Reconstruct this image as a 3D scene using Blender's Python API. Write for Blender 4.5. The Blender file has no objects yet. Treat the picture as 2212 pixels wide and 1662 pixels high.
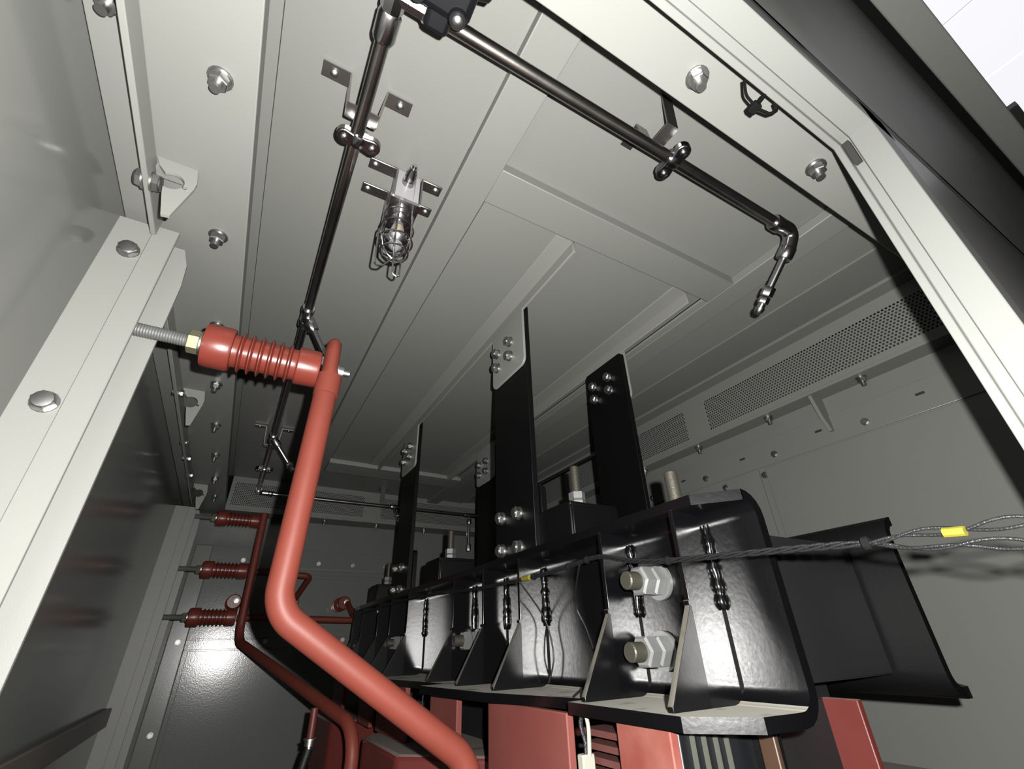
import bpy, bmesh, math, random
from mathutils import Vector, Matrix, Quaternion
random.seed(7)
PI = math.pi
# ---------------------------------------------------------------- frame, camera, light
S = 0.6            # metres per layout unit (1 unit = camera to ceiling sheet)
H0 = 1.6           # camera height above the floor, metres
scene = bpy.context.scene
col = scene.collection


def W(p):
    return Vector((p[0] * S, p[1] * S, p[2] * S + H0))


cam_d = bpy.data.cameras.new('camera')
cam_d.sensor_fit = 'HORIZONTAL'
cam_d.sensor_width = 36.0
cam_d.lens = 977.96 / 2212 * 36.0
cam_d.clip_start = 0.005
cam = bpy.data.objects.new('camera', cam_d)
col.objects.link(cam)
c_right = Vector((0.86958, -0.49299, -0.02816))
c_up = Vector((-0.22541, -0.44706, 0.86564))
c_fwd = Vector((0.43934, 0.74640, 0.49988))
m = Matrix((c_right, c_up, -c_fwd)).transposed().to_4x4()
m.translation = W((0, 0, 0))
cam.matrix_world = m
scene.camera = cam

world = bpy.data.worlds.new('world')
scene.world = world
world.use_nodes = True
world.node_tree.nodes['Background'].inputs[0].default_value = (0.5, 0.52, 0.55, 1)
world.node_tree.nodes['Background'].inputs[1].default_value = 0.004

fl = bpy.data.lights.new('phone_flash', 'POINT')       # the phone's flash beside its lens
fl.energy = 86.0
fl.color = (1.0, 0.985, 0.955)
fl.shadow_soft_size = 0.0035
flash = bpy.data.objects.new('phone_flash', fl)
flash.location = W(c_right * 0.041 + c_up * 0.031)
col.objects.link(flash)

scene.view_settings.view_transform = 'Standard'
scene.view_settings.look = 'None'
scene.view_settings.gamma = 1.0
scene.view_settings.use_curve_mapping = False
scene.view_settings.exposure = 0.0


# ---------------------------------------------------------------- materials
def mat(name, color, rough=0.4, metal=0.0, bump=0.0, bscale=400, var=0.0, vscale=3.0, coat=0.0, spec=0.5,
        color2=None, emit=None):
    if not emit:
        kk = 0.42 if metal < 0.6 else 0.8
        color = tuple(c * kk for c in color)
        color2 = tuple(c * kk for c in color2) if color2 else None
        spec = spec * (0.55 if metal < 0.6 else 1.0)
    M = bpy.data.materials.new(name)
    M.use_nodes = True
    nt = M.node_tree
    b = nt.nodes['Principled BSDF']
    b.inputs['Base Color'].default_value = (*color, 1)
    b.inputs['Roughness'].default_value = rough
    b.inputs['Metallic'].default_value = metal
    b.inputs['Specular IOR Level'].default_value = spec
    b.inputs['Coat Weight'].default_value = coat
    b.inputs['Coat Roughness'].default_value = 0.12
    tc = nt.nodes.new('ShaderNodeTexCoord')
    if bump > 0:
        n = nt.nodes.new('ShaderNodeTexNoise')
        n.inputs['Scale'].default_value = bscale
        n.inputs['Detail'].default_value = 2
        nt.links.new(tc.outputs['Object'], n.inputs['Vector'])
        bp = nt.nodes.new('ShaderNodeBump')
        bp.inputs['Strength'].default_value = bump
        bp.inputs['Distance'].default_value = 0.001
        nt.links.new(n.outputs['Fac'], bp.inputs['Height'])
        nt.links.new(bp.outputs['Normal'], b.inputs['Normal'])
    if var > 0 or color2:
        n2 = nt.nodes.new('ShaderNodeTexNoise')
        n2.inputs['Scale'].default_value = vscale
        n2.inputs['Detail'].default_value = 4
        nt.links.new(tc.outputs['Object'], n2.inputs['Vector'])
        r = nt.nodes.new('ShaderNodeValToRGB')
        c2 = color2 or tuple(c * (1 - var) for c in color)
        r.color_ramp.elements[0].position = 0.35
        r.color_ramp.elements[1].position = 0.65
        r.color_ramp.elements[0].color = (*c2, 1)
        r.color_ramp.elements[1].color = (*color, 1)
        nt.links.new(n2.outputs['Fac'], r.inputs['Fac'])
        nt.links.new(r.outputs['Color'], b.inputs['Base Color'])
    if emit:
        b.inputs['Emission Color'].default_value = (*emit[0], 1)
        b.inputs['Emission Strength'].default_value = emit[1]
    return M


def dusty(name, color, dust, rough, amount=0.9, bump=0.0, bscale=300, spec=0.5, lo=0.75):
    """paint with settled dust lying on its upward facing surfaces"""
    M = mat(name, color, rough, bump=bump, bscale=bscale, spec=spec)
    color = tuple(c * 0.42 for c in color)
    dust = tuple(c * 0.42 for c in dust)
    nt = M.node_tree
    b = nt.nodes['Principled BSDF']
    g = nt.nodes.new('ShaderNodeNewGeometry')
    sep = nt.nodes.new('ShaderNodeSeparateXYZ')
    nt.links.new(g.outputs['True Normal'], sep.inputs[0])
    mr = nt.nodes.new('ShaderNodeMapRange')
    mr.inputs['From Min'].default_value = lo
    mr.inputs['From Max'].default_value = 0.98
    nt.links.new(sep.outputs['Z'], mr.inputs['Value'])
    tc = nt.nodes.new('ShaderNodeTexCoord')
    n = nt.nodes.new('ShaderNodeTexNoise')
    n.inputs['Scale'].default_value = 25
    n.inputs['Detail'].default_value = 3
    nt.links.new(tc.outputs['Object'], n.inputs['Vector'])
    mr2 = nt.nodes.new('ShaderNodeMapRange')
    mr2.inputs['From Min'].default_value = 0.3
    mr2.inputs['From Max'].default_value = 0.42
    mr2.inputs['To Min'].default_value = 0.55 * amount
    mr2.inputs['To Max'].default_value = amount
    nt.links.new(n.outputs['Fac'], mr2.inputs['Value'])
    mul = nt.nodes.new('ShaderNodeMath')
    mul.operation = 'MULTIPLY'
    nt.links.new(mr.outputs['Result'], mul.inputs[0])
    nt.links.new(mr2.outputs['Result'], mul.inputs[1])
    mx = nt.nodes.new('ShaderNodeMixRGB')
    mx.inputs['Color1'].default_value = (*color, 1)
    mx.inputs['Color2'].default_value = (*dust, 1)
    nt.links.new(mul.outputs[0], mx.inputs['Fac'])
    nt.links.new(mx.outputs[0], b.inputs['Base Color'])
    mr3 = nt.nodes.new('ShaderNodeMapRange')
    mr3.inputs['To Min'].default_value = rough
    mr3.inputs['To Max'].default_value = 0.9
    nt.links.new(mul.outputs[0], mr3.inputs['Value'])
    nt.links.new(mr3.outputs['Result'], b.inputs['Roughness'])
    return M


GREY = mat('pale_grey_powder_coat', (0.27, 0.274, 0.255), 0.42, bump=0.10, bscale=900, var=0.05, vscale=2.0)
WALL = mat('grey_gloss_sheet', (0.255, 0.26, 0.243), 0.24, bump=0.10, bscale=700, var=0.06, vscale=2.5)
LIGHTG = mat('pale_grey_post_paint', (0.315, 0.32, 0.296), 0.45, bump=0.08, bscale=800, var=0.03, vscale=4)
FRAMEG = mat('pale_grey_frame_paint', (0.235, 0.24, 0.224), 0.45, bump=0.08, bscale=800, var=0.03, vscale=4)
DOORG = mat('front_flap_gloss_grey', (0.20, 0.205, 0.19), 0.5, var=0.25, vscale=5, spec=0.25)
DARK = mat('filter_mesh_dark', (0.03, 0.03, 0.028), 0.8)
RUBBER = mat('black_rubber', (0.008, 0.008, 0.008), 0.9, spec=0.04)
BLACK = dusty('black_gloss_enamel', (0.0025, 0.0025, 0.003), (0.42, 0.405, 0.34), 0.215, 0.95, bump=0.07, bscale=220, spec=0.84)
BLACK.node_tree.nodes['Principled BSDF'].inputs['IOR'].default_value = 1.5
BLACKD = dusty('black_enamel_dusty_edges', (0.0025, 0.0025, 0.003), (0.30, 0.28, 0.23), 0.3, 0.9, bump=0.06, bscale=220, spec=0.5, lo=0.25)
BLACKP = mat('black_bar_shaded_clamp', (0.003, 0.003, 0.0033), 0.42, bump=0.08, bscale=300, spec=0.28)
PLASTIC = mat('black_plastic', (0.006, 0.0065, 0.008), 0.38)
RED = mat('red_oxide_insulator', (0.215, 0.040, 0.027), 0.33, bump=0.05, bscale=150, var=0.12, vscale=12)
TUBE = mat('red_heat_shrink', (0.215, 0.047, 0.032), 0.5, spec=0.3, bump=0.12, bscale=90, var=0.08, vscale=18)
COIL = dusty('red_cast_resin', (0.135, 0.025, 0.02), (0.24, 0.22, 0.19), 0.45, 0.85, bump=0.1, bscale=120)
PAD = mat('red_resin_block', (0.195, 0.060, 0.050), 0.6, bump=0.1, bscale=80, spec=0.25, color2=(0.165, 0.043, 0.036), vscale=9)
PADW = mat('red_resin_block_scuffed', (0.175, 0.042, 0.032), 0.6, bump=0.1, bscale=80, spec=0.25, color2=(0.225, 0.082, 0.064), vscale=22)
STEEL = mat('stainless_pipe', (0.42, 0.40, 0.37), 0.26, 1.0, bump=0.06, bscale=200, var=0.25, vscale=30)
CHROME = mat('chrome', (0.50, 0.49, 0.50), 0.22, 1.0)
CAST = mat('cast_clamp_metal', (0.26, 0.25, 0.26), 0.24, 1.0)
ZINC = mat('zinc_bolt', (0.36, 0.36, 0.35), 0.40, 1.0, var=0.2, vscale=60)
GALV = mat('galvanised_nut', (0.30, 0.305, 0.30), 0.45, 0.55, var=0.15, vscale=50)
BRASSY = mat('yellow_zinc', (0.28, 0.265, 0.17), 0.4, 0.5)
STUDM = mat('oiled_stud', (0.075, 0.070, 0.054), 0.5, 0.5, bump=0.4, bscale=500)
BRACK = mat('stainless_strap', (0.34, 0.33, 0.31), 0.35, 1.0, var=0.2, vscale=20)
WHITEB = mat('white_lamp_base', (0.45, 0.45, 0.46), 0.4)
GLASS = bpy.data.materials.new('clear_bulb_glass')
GLASS.use_nodes = True
_g = GLASS.node_tree.nodes['Principled BSDF']
_g.inputs['Base Color'].default_value = (0.9, 0.9, 0.92, 1)
_g.inputs['Roughness'].default_value = 0.03
_g.inputs['Transmission Weight'].default_value = 0.9
YELLOW = mat('yellow_sleeve', (0.17, 0.145, 0.012), 0.5)
CABLE = mat('black_sleeved_cable', (0.012, 0.012, 0.013), 0.42, bump=0.5, bscale=900, spec=0.35)
CREAM = mat('cream_plastic', (0.33, 0.33, 0.27), 0.5)
WOOD = mat('varnished_wood', (0.055, 0.028, 0.015), 0.5, var=0.4, vscale=20)
FLOORM = mat('floor_concrete', (0.10, 0.10, 0.095), 0.7, bump=0.3, bscale=60, var=0.2)
LIT = mat('lit_ceiling_panel', (0.85, 0.85, 0.88), 0.6, emit=((0.95, 0.945, 1.0), 0.88))
LITRIM = mat('ceiling_panel_joint', (0.7, 0.7, 0.75), 0.9, spec=0.05)
BROWN = mat('reflection_brown_grey', (0.21, 0.19, 0.165), 0.4, var=0.2)
CORE = mat('core_varnish', (0.012, 0.012, 0.013), 0.5)


# ---------------------------------------------------------------- mesh helpers
def frame(d):
    d = Vector(d).normalized()
    a = Vector((0, 0, 1)) if abs(d.z) < 0.9 else Vector((1, 0, 0))
    u = d.cross(a).normalized()
    return d, u, d.cross(u).normalized()


def fillet(pts, r, seg=8):
    pts = [Vector(p) for p in pts]
    out = [pts[0]]
    for i in range(1, len(pts) - 1):
        a, b, c = pts[i - 1], pts[i], pts[i + 1]
        d1, d2 = (a - b).normalized(), (c - b).normalized()
        ang = d1.angle(d2)
        t = min(r / math.tan(ang / 2), (a - b).length * 0.49, (c - b).length * 0.49)
        rr = t * math.tan(ang / 2)
        ctr = b + (d1 + d2).normalized() * (rr / math.sin(ang / 2))
        p0, p1 = b + d1 * t - ctr, b + d2 * t - ctr
        for k in range(seg + 1):
            f = k / seg
            v = (p0 * (1 - f) + p1 * f).normalized() * rr
            out.append(ctr + v)
    out.append(pts[-1])
    return out


class MB:
    def __init__(self):
        self.v, self.f = [], []

    def add(self, vs, fs):
        o = len(self.v)
        self.v += [Vector(p) for p in vs]
        self.f += [tuple(i + o for i in f) for f in fs]
        return self

    def box(self, x0, x1, y0, y1, z0, z1):
        vs = [(x, y, z) for z in (z0, z1) for y in (y0, y1) for x in (x0, x1)]
        return self.add(vs, [(0, 2, 3, 1), (4, 5, 7, 6), (0, 1, 5, 4), (2, 6, 7, 3), (0, 4, 6, 2), (1, 3, 7, 5)])

    def prism(self, poly, plane, a, b):
        n = len(poly)
        area = sum(poly[i][0] * poly[(i + 1) % n][1] - poly[(i + 1) % n][0] * poly[i][1] for i in range(n))
        if area < 0:
            poly = poly[::-1]
        mk = {'XY': lambda p, t: (p[0], p[1], t), 'XZ': lambda p, t: (p[0], t, p[1]), 'YZ': lambda p, t: (t, p[0], p[1])}[plane]
        if plane == 'XZ':
            a, b = b, a
        vs = [mk(p, a) for p in poly] + [mk(p, b) for p in poly]
        fs = [tuple(range(n))[::-1], tuple(range(n, 2 * n))]
        fs += [(i, (i + 1) % n, n + (i + 1) % n, n + i) for i in range(n)]
        if a > b:
            fs = [f if plane == 'XZ' else f[::-1] for f in fs]
        return self.add(vs, fs)

    def lathe(self, p0, d, prof, n=24, caps=True):
        d, u, w = frame(d)
        p0 = Vector(p0)
        vs, fs = [], []
        for t, r in prof:
            for k in range(n):
                a = 2 * PI * k / n
                vs.append(p0 + d * t + (u * math.cos(a) + w * math.sin(a)) * r)
        for i in range(len(prof) - 1):
            for k in range(n):
                k2 = (k + 1) % n
                fs.append((i * n + k, i * n + k2, (i + 1) * n + k2, (i + 1) * n + k))
        if caps:
            fs.append(tuple(range(n))[::-1])
            fs.append(tuple(range((len(prof) - 1) * n, len(prof) * n)))
        return self.add(vs, fs)

    def cyl(self, p0, p1, r, n=16, r1=None):
        p0, p1 = Vector(p0), Vector(p1)
        return self.lathe(p0, p1 - p0, [(0, r), ((p1 - p0).length, r if r1 is None else r1)], n)

    def tube(self, pts, r, n=12, closed=False, flat=None):
        pts = [Vector(p) for p in pts]
        N = len(pts)
        rs = r if isinstance(r, (list, tuple)) else [r] * N
        t0 = (pts[1] - pts[0]).normalized()
        _, u, w = frame(t0)
        vs, fs = [], []
        prev = t0
        for i, p in enumerate(pts):
            if closed:
                t = (pts[(i + 1) % N] - pts[i - 1]).normalized()
            else:
                t = (pts[min(i + 1, N - 1)] - pts[max(i - 1, 0)]).normalized()
            q = prev.rotation_difference(t)
            u = q @ u
            w = t.cross(u).normalized()
            u = w.cross(t).normalized()
            prev = t
            for k in range(n):
                a = 2 * PI * k / n
                vs.append(p + (u * math.cos(a) + w * math.sin(a)) * rs[i])
        M = N if closed else N - 1
        for i in range(M):
            for k in range(n):
                k2, j = (k + 1) % n, (i + 1) % N
                fs.append((i * n + k, i * n + k2, j * n + k2, j * n + k))
        if not closed:
            fs.append(tuple(range(n))[::-1])
            fs.append(tuple(range((N - 1) * n, N * n)))
        return self.add(vs, fs)

    def strip(self, pts, axis, a, b, th):
        """bent strap: polyline in the plane normal to axis ('X' or 'Y'), width a..b, thickness th"""
        P = [Vector((p[0], p[1])) for p in pts]
        L, R = [], []
        for i, p in enumerate(P):
            d = (P[min(i + 1, len(P) - 1)] - P[max(i - 1, 0)]).normalized()
            nn = Vector((-d.y, d.x))
            L.append(p + nn * th / 2)
            R.append(p - nn * th / 2)
        poly = [(q.x, q.y) for q in L] + [(q.x, q.y) for q in reversed(R)]
        return self.prism(poly, 'XZ' if axis == 'Y' else 'YZ', a, b)

    def build(self, name, material, parent=None, angle=35, bevel=0.0, label=None, cat=None, group=None, kind=None, base=None):
        ws = [W(p) for p in self.v]
        if parent is None:
            if base is not None:
                o0 = W(base)
            else:
                xs, ys, zs = [p.x for p in ws], [p.y for p in ws], [p.z for p in ws]
                o0 = Vector(((min(xs) + max(xs)) / 2, (min(ys) + max(ys)) / 2, min(zs)))
        else:
            o0 = wloc(parent)
        me = bpy.data.meshes.new(name)
        me.from_pydata([p - o0 for p in ws], [], self.f)
        me.materials.append(material)
        me.validate()
        bmm = bmesh.new()
        bmm.from_mesh(me)
        bmesh.ops.recalc_face_normals(bmm, faces=bmm.faces)
        bmm.to_mesh(me)
        bmm.free()
        for p in me.polygons:
            p.use_smooth = True
        me.set_sharp_from_angle(angle=math.radians(angle))
        o = bpy.data.objects.new(name, me)
        col.objects.link(o)
        if parent is None:
            o.location = o0
        else:
            o.parent = parent
        if bevel > 0:
            b = o.modifiers.new('bevel', 'BEVEL')
            b.width = bevel * S
            b.segments = 2
            b.limit_method = 'ANGLE'
        return tag(o, label, cat, group, kind)


def wloc(o):
    v = Vector((0, 0, 0))
    while o is not None:
        v = v + o.location
        o = o.parent
    return v


def tag(o, label=None, cat=None, group=None, kind=None):
    if label:
        o['label'] = label
    if cat:
        o['category'] = cat
    if group:
        o['group'] = group
    if kind:
        o['kind'] = kind
    return o


def thing(name, base, label, cat, group=None, kind=None):
    o = bpy.data.objects.new(name, None)
    o.empty_display_size = 0.02
    col.objects.link(o)
    o.location = W(base)
    return tag(o, label, cat, group, kind)


def copy_tree(o, parent=None, delta=(0, 0, 0), label=None):
    c = o.copy()
    col.objects.link(c)
    c.parent = parent
    if parent is None:
        c.location = o.location + Vector(delta) * S
    if label:
        c['label'] = label
    for ch in list(o.children):
        copy_tree(ch, c)
    return c


# shared fastener meshes: axis +Z, base on z = 0 (metres)
def fast_mesh(name, parts, material):
    mb = MB()
    for kind, z0, z1, r in parts:
        if kind == 'hex':
            mb.lathe((0, 0, z0), (0, 0, 1), [(0, r), (z1 - z0 - 0.1 * r, r), (z1 - z0, r * 0.9)], 6)
        elif kind == 'dome':
            mb.lathe((0, 0, z0), (0, 0, 1), [(0, r), ((z1 - z0) * .5, r * .92), ((z1 - z0) * .85, r * .6), (z1 - z0, r * .15)], 14)
        else:
            mb.lathe((0, 0, z0), (0, 0, 1), [(0, r), (z1 - z0, r)], 14)
    me = bpy.data.meshes.new(name)
    me.from_pydata([p * S for p in mb.v], [], mb.f)
    me.materials.append(material)
    for p in me.polygons:
        p.use_smooth = True
    me.set_sharp_from_angle(angle=math.radians(30))
    return me


B_STUD = fast_mesh('stud_nut', [('cyl', 0, .003, .0185), ('cyl', .003, .006, .0155), ('hex', .006, .018, .0145), ('cyl', .018, .032, .0075)], ZINC)
B_HEAD = fast_mesh('hex_bolt', [('cyl', 0, .003, .0185), ('hex', .003, .013, .0165), ('dome', .013, .016, .0145)], ZINC)
B_WALL = fast_mesh('wall_bolt', [('cyl', 0, .003, .0135), ('hex', .003, .011, .0115)], ZINC)
B_HANG = fast_mesh('strap_bolt', [('cyl', 0, .003, .0175), ('cyl', .003, .006, .015), ('hex', .006, .017, .0165), ('cyl', .017, .020, .010)], ZINC)
B_SCREW = fast_mesh('screw', [('dome', 0, .006, .0075)], CHROME)
B_SCREW2 = fast_mesh('small_screw', [('dome', 0, .007, .0085)], ZINC)
DIRQ = {'-Z': Quaternion((1, 0, 0), PI), '+Z': Quaternion(), '-X': Quaternion((0, 1, 0), -PI / 2), '+X': Quaternion((0, 1, 0), PI / 2),
        '-Y': Quaternion((1, 0, 0), PI / 2), '+Y': Quaternion((1, 0, 0), -PI / 2)}


def fastener(me, p, d, parent, name='bolt', spin=None):
    o = bpy.data.objects.new(name, me)
    col.objects.link(o)
    o.parent = parent
    o.location = W(p) - wloc(parent)
    o.rotation_mode = 'QUATERNION'
    o.rotation_quaternion = DIRQ[d] @ Quaternion((0, 0, 1), random.random() * 6 if spin is None else spin)
    return o


def struct(mb, name, material, label=None, **k):
    return mb.build(name, material, kind='structure', label=label, **k)


# ---------------------------------------------------------------- setting: floor, walls, roof
ZF = -H0 / S
XL, XR, YB = -0.36, 1.81, 3.50      # wall planes
FZ = 0.785                           # underside of the roof's bolted flange
SL, SR, SB, SF = -0.142, 1.725, 3.33, 0.2175   # skirt planes (roof rises inside them)
YFRONT = 0.067

struct(MB().box(XL - .1, XR + .1, -1.5, YB + .1, ZF - .05, ZF), 'floor', FLOORM, 'dark concrete floor under the enclosure')
FRONTW = mat('front_sheet_paint', (0.24, 0.24, 0.235), 0.32, var=0.05)
BACKW = mat('end_wall_gloss_sheet', (0.235, 0.24, 0.226), 0.17, bump=0.12, bscale=260, var=0.05, vscale=3)
SIDEW = mat('side_wall_gloss_sheet', (0.215, 0.22, 0.206), 0.15, bump=0.04, bscale=300, var=0.06, vscale=2.5)
wl = struct(MB().box(XL - .012, XL, YFRONT, YB, ZF, FZ), 'wall_left', SIDEW, 'glossy grey sheet steel side wall behind the two posts')
wb = struct(MB().box(XL, XR, YB, YB + .012, ZF, FZ), 'wall_back', BACKW, 'glossy grey end wall with the flash reflected in it')
wr = struct(MB().box(XR, XR + .012, YFRONT, YB, ZF, FZ), 'wall_right', WALL, 'grey side wall below the perforated vents')

# roof sheets and the raised frame under them
ceil = struct(MB().box(-.19, .25, SF, SB, 1.0, 1.012), 'ceiling', GREY, 'pale grey sheet roof seen from below')
MB().box(.25, 1.167, SF, .585, 1.0, 1.012).build('roof_sheet', GREY, ceil)
MB().box(.25, 1.167, 2.70, SB, 1.0, 1.012).build('roof_sheet', GREY, ceil)
MB().box(1.167, 1.45, SF, SB, 1.0, 1.012).build('roof_sheet', GREY, ceil)
MB().prism([(1.45, 1.002), (1.66, 1.022), (1.66, 1.034), (1.45, 1.014)], 'XZ', SF, SB).build('roof_sheet', GREY, ceil)
MB().box(1.447, 1.4505, SF, SB, .995, 1.004).build('fold_lip', GREY, ceil)
MB().prism([(1.66, 1.01), (SR, 1.01), (SR, 1.03), (1.66, 1.03)], 'XZ', SF, SB).build('edge_strip', GREY, ceil)
fr = struct(MB().box(.25, .336, SF, SB, .97, 1.0), 'trim_1', GREY, 'roof frame rail running along the ceiling left of the hatch panel', bevel=.002)
struct(MB().box(1.167, 1.25, SF, SB, .97, 1.0), 'trim_2', GREY, 'roof frame rail running along the ceiling right of the hatch panel', bevel=.002)
struct(MB().box(.336, 1.167, .58, .679, .97, 1.0), 'trim_3', GREY, 'near cross rail of the roof frame, in front of the hatch panel', bevel=.002)
struct(MB().box(.336, 1.167, 2.69, 2.86, .955, 1.0), 'trim_4', LIGHTG, 'far cross rail of the roof frame with a bright edge', bevel=.002)
struct(MB().box(.336, .3385, SF, .58, .996, 1.0).box(.338, .385, .373, .3745, .9985, 1.0), 'trim_5', GREY, 'thin seam beside the roof frame rail')
hatch = thing('roof_hatch_panel', (.74, 1.68, .978), 'large flat grey removable panel set in the middle of the roof', 'panel')
MB().box(.340, 1.135, .683, 2.685, .978, .986).build('sheet', GREY, hatch)
MB().box(.336, 1.167, .679, 2.69, .987, .992).build('gasket', RUBBER, hatch)

# skirts
def perf_panel(mb, org, ud, vd, ulen, vlen, cu, cv, r):
    org, ud, vd = Vector(org), Vector(ud), Vector(vd)
    nu, nv = max(2, int(ulen / cu)), max(2, int(vlen / cv))
    cu, cv = ulen / nu, vlen / nv
    def cell(u0, v0):
        ring = [(0, 0), (.5, 0), (1, 0), (1, .5), (1, 1), (.5, 1), (0, 1), (0, .5)]
        vs = [org + ud * (u0 + a * cu) + vd * (v0 + b * cv) for a, b in ring]
        for k in range(8):
            an = -PI * 3 / 4 + k * PI / 4
            vs.append(org + ud * (u0 + cu / 2 + r * math.cos(an)) + vd * (v0 + cv / 2 + r * math.sin(an)))
        mb.add(vs, [(k, (k + 1) % 8, 8 + (k + 1) % 8, 8 + k) for k in range(8)])
    def quad(u0, u1, v0):
        mb.add([org + ud * u0 + vd * v0, org + ud * u1 + vd * v0, org + ud * u1 + vd * (v0 + cv), org + ud * u0 + vd * (v0 + cv)], [(0, 1, 2, 3)])
    for j in range(nv):
        if j % 2 == 0:
            for i in range(nu):
                cell(i * cu, j * cv)
        else:
            quad(0, cu / 2, j * cv)
            for i in range(nu - 1):
                cell((i + .5) * cu, j * cv)
            quad(ulen - cu / 2, ulen, j * cv)


PZ0, PZ1 = .818, .964
vr = struct(MB().box(SR, SR + .004, SF, SB, FZ + .0125, PZ0).box(SR, SR + .004, SF, SB, PZ1, 1.03), 'trim_6', GREY, 'roof skirt along the right wall carrying the perforated vents')
ys = [(.30, 1.177), (1.295, 2.17), (2.29, 3.16)]
edges = [SF] + [e for p in ys for e in p] + [SB]
for i in range(0, len(edges), 2):
    MB().box(SR, SR + .004, edges[i], edges[i + 1], PZ0, PZ1).build('skirt_plate', GREY, vr)
for y0, y1 in ys:
    mb = MB()
    perf_panel(mb, (SR, y0, PZ0), (0, 1, 0), (0, 0, 1), y1 - y0, PZ1 - PZ0, .0118, .0104, .0040)
    v = mb.build('perforated_vent', GREY, vr)
    MB().box(SR + .012, SR + .014, y0, y1, PZ0, PZ1).build('filter', DARK, v)
vb = struct(MB().box(SL, SR, SB, SB + .004, FZ + .0125, PZ0).box(SL, SR, SB, SB + .004, PZ1, 1.03), 'trim_7', GREY, 'roof skirt along the far wall carrying the perforated vents')
xs = [(-.125, .70), (.82, 1.64)]
edges = [SL] + [e for p in xs for e in p] + [SR]
for i in range(0, len(edges), 2):
    MB().box(edges[i], edges[i + 1], SB, SB + .004, PZ0, PZ1).build('skirt_plate', GREY, vb)
for x0, x1 in xs:
    mb = MB()
    perf_panel(mb, (x0, SB, PZ0), (1, 0, 0), (0, 0, 1), x1 - x0, PZ1 - PZ0, .0118, .0104, .0040)
    v = mb.build('perforated_vent', GREY, vb)
    MB().box(x0, x1, SB + .012, SB + .014, PZ0, PZ1).build('filter', DARK, v)
struct(MB().box(-.194, -.19, SF, SB, FZ + .0125, 1.012), 'trim_8', GREY, 'plain roof skirt along the left flange')
struct(MB().box(SL, SR, SF - .004, SF, FZ + .0125, 1.012), 'trim_9', GREY, 'plain roof skirt behind the front flange')

# bolted flange ring
fL = struct(MB().box(XL, SL, .09, YB, FZ, FZ + .012), 'trim_10', GREY, 'wide pale roof flange along the left wall with hanging bolts', bevel=.002)
MB().box(SL - .005, SL - .0005, .22, SB, FZ + .0125, .822).build('upturned_edge', GREY, fL)
MB().box(-.1512, -.1498, SF, SB, .9988, 1.0).build('sheet_joint', DARK, ceil)
for k in range(8):
    fastener(B_STUD, (-.194, .541 + .357 * k, FZ), '-Z', fL)
fF = struct(MB().box(SL + .001, XR, .09, SF, FZ, FZ + .012), 'trim_11', GREY, 'bright roof flange over the front opening', bevel=.002)
for x in (.136, .468, .80, 1.13):
    fastener(B_STUD, (x, .176, FZ), '-Z', fF)
fR = struct(MB().box(SR, XR, SF + .001, SB - .001, FZ, FZ + .012), 'trim_12', GREY, 'narrow roof flange below the vents of the right wall')
for k in range(8):
    fastener(B_STUD, (1.765, .574 + .357 * k, FZ), '-Z', fR)
fB = struct(MB().box(SL + .001, XR, SB, YB, FZ, FZ + .012), 'trim_13', GREY, 'narrow roof flange below the vents of the far wall')
for x in (.10, .46, .82, 1.18, 1.54):
    fastener(B_STUD, (x, 3.40, FZ), '-Z', fB)

# right wall: framing strip, bolts, seams, stay
t = struct(MB().box(XR - .006, XR, SF, YB, .612, .715), 'trim_14', WALL, 'bolted strip along the top of the right wall', bevel=.0015)
for k in range(8):
    fastener(B_WALL, (XR - .006, .633 + .343 * k, .646), '-X', t)
for k in range(7):
    MB().box(XR - .0075, XR - .005, .445 + .33 * k, .470 + .33 * k, .668, .676).build('slot', DARK, t)
t = struct(MB().box(XR - .010, XR, 1.062, 1.222, ZF, .606), 'trim_15', WALL, 'vertical cover strip on the right wall', bevel=.0015)
t2 = struct(MB().box(XR - .014, XR - .010, 1.14, 1.175, ZF, .600), 'trim_16', WALL, 'narrow raised rib on the vertical cover strip of the right wall', bevel=.0015)
for y in (1.045, 1.235):
    for z in (.58, .25, -.1):
        fastener(B_WALL, (XR - (0 if y < 1.1 else 0), y, z), '-X', t)
struct(MB().box(XR - .005, XR, SF, 1.036, ZF, .606), 'trim_17', WALL, 'large plain panel of the right wall nearest the opening', bevel=.0015)
struct(MB().box(XR - .005, XR, 1.255, 2.35, ZF, .606), 'trim_18', WALL, 'middle panel of the right wall', bevel=.0015)
for y in (.735, 1.75):
    MB().prism([(1.735, FZ), (1.808, FZ), (1.808, .652), (1.790, .652), (1.76, .70), (1.745, .75)], 'XZ', y, y + .012).build(
        'stay', GREY, fR)

# far wall: strips, bolts
t = struct(MB().box(-.30, XR, YB - .006, YB, .445, .60), 'trim_19', BACKW, 'bolted strip across the far wall below the vents', bevel=.0015)
for k in range(8):
    fastener(B_WALL, (.031 + .227 * k, YB - .006, .52), '-Y', t)
MB().box(-.10, .95, YB - .016, YB - .006, .475, .488).build('rib', WALL, t)
t = struct(MB().box(-.16, 1.7, YB - .005, YB, .085, .425), 'trim_20', BACKW, 'middle sheet of the far wall behind the round bushings', bevel=.0015)
t = struct(MB().box(-.16, 1.7, YB - .007, YB, .030, .080), 'trim_21', BACKW, 'narrow bolted batten across the far wall', bevel=.002)
for k in range(8):
    fastener(B_WALL, (-.10 + .227 * k + .13, YB - .007, .065), '-Y', t)
struct(MB().box(-.13, 1.7, YB - .004, YB, ZF, .024), 'trim_22', BACKW, 'lower glossy door panel of the far wall', bevel=.002)
t = struct(MB().box(-.245, -.15, YB - .012, YB, ZF, .60), 'trim_23', WALL, 'vertical cover strip in the far left corner', bevel=.006)
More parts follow.
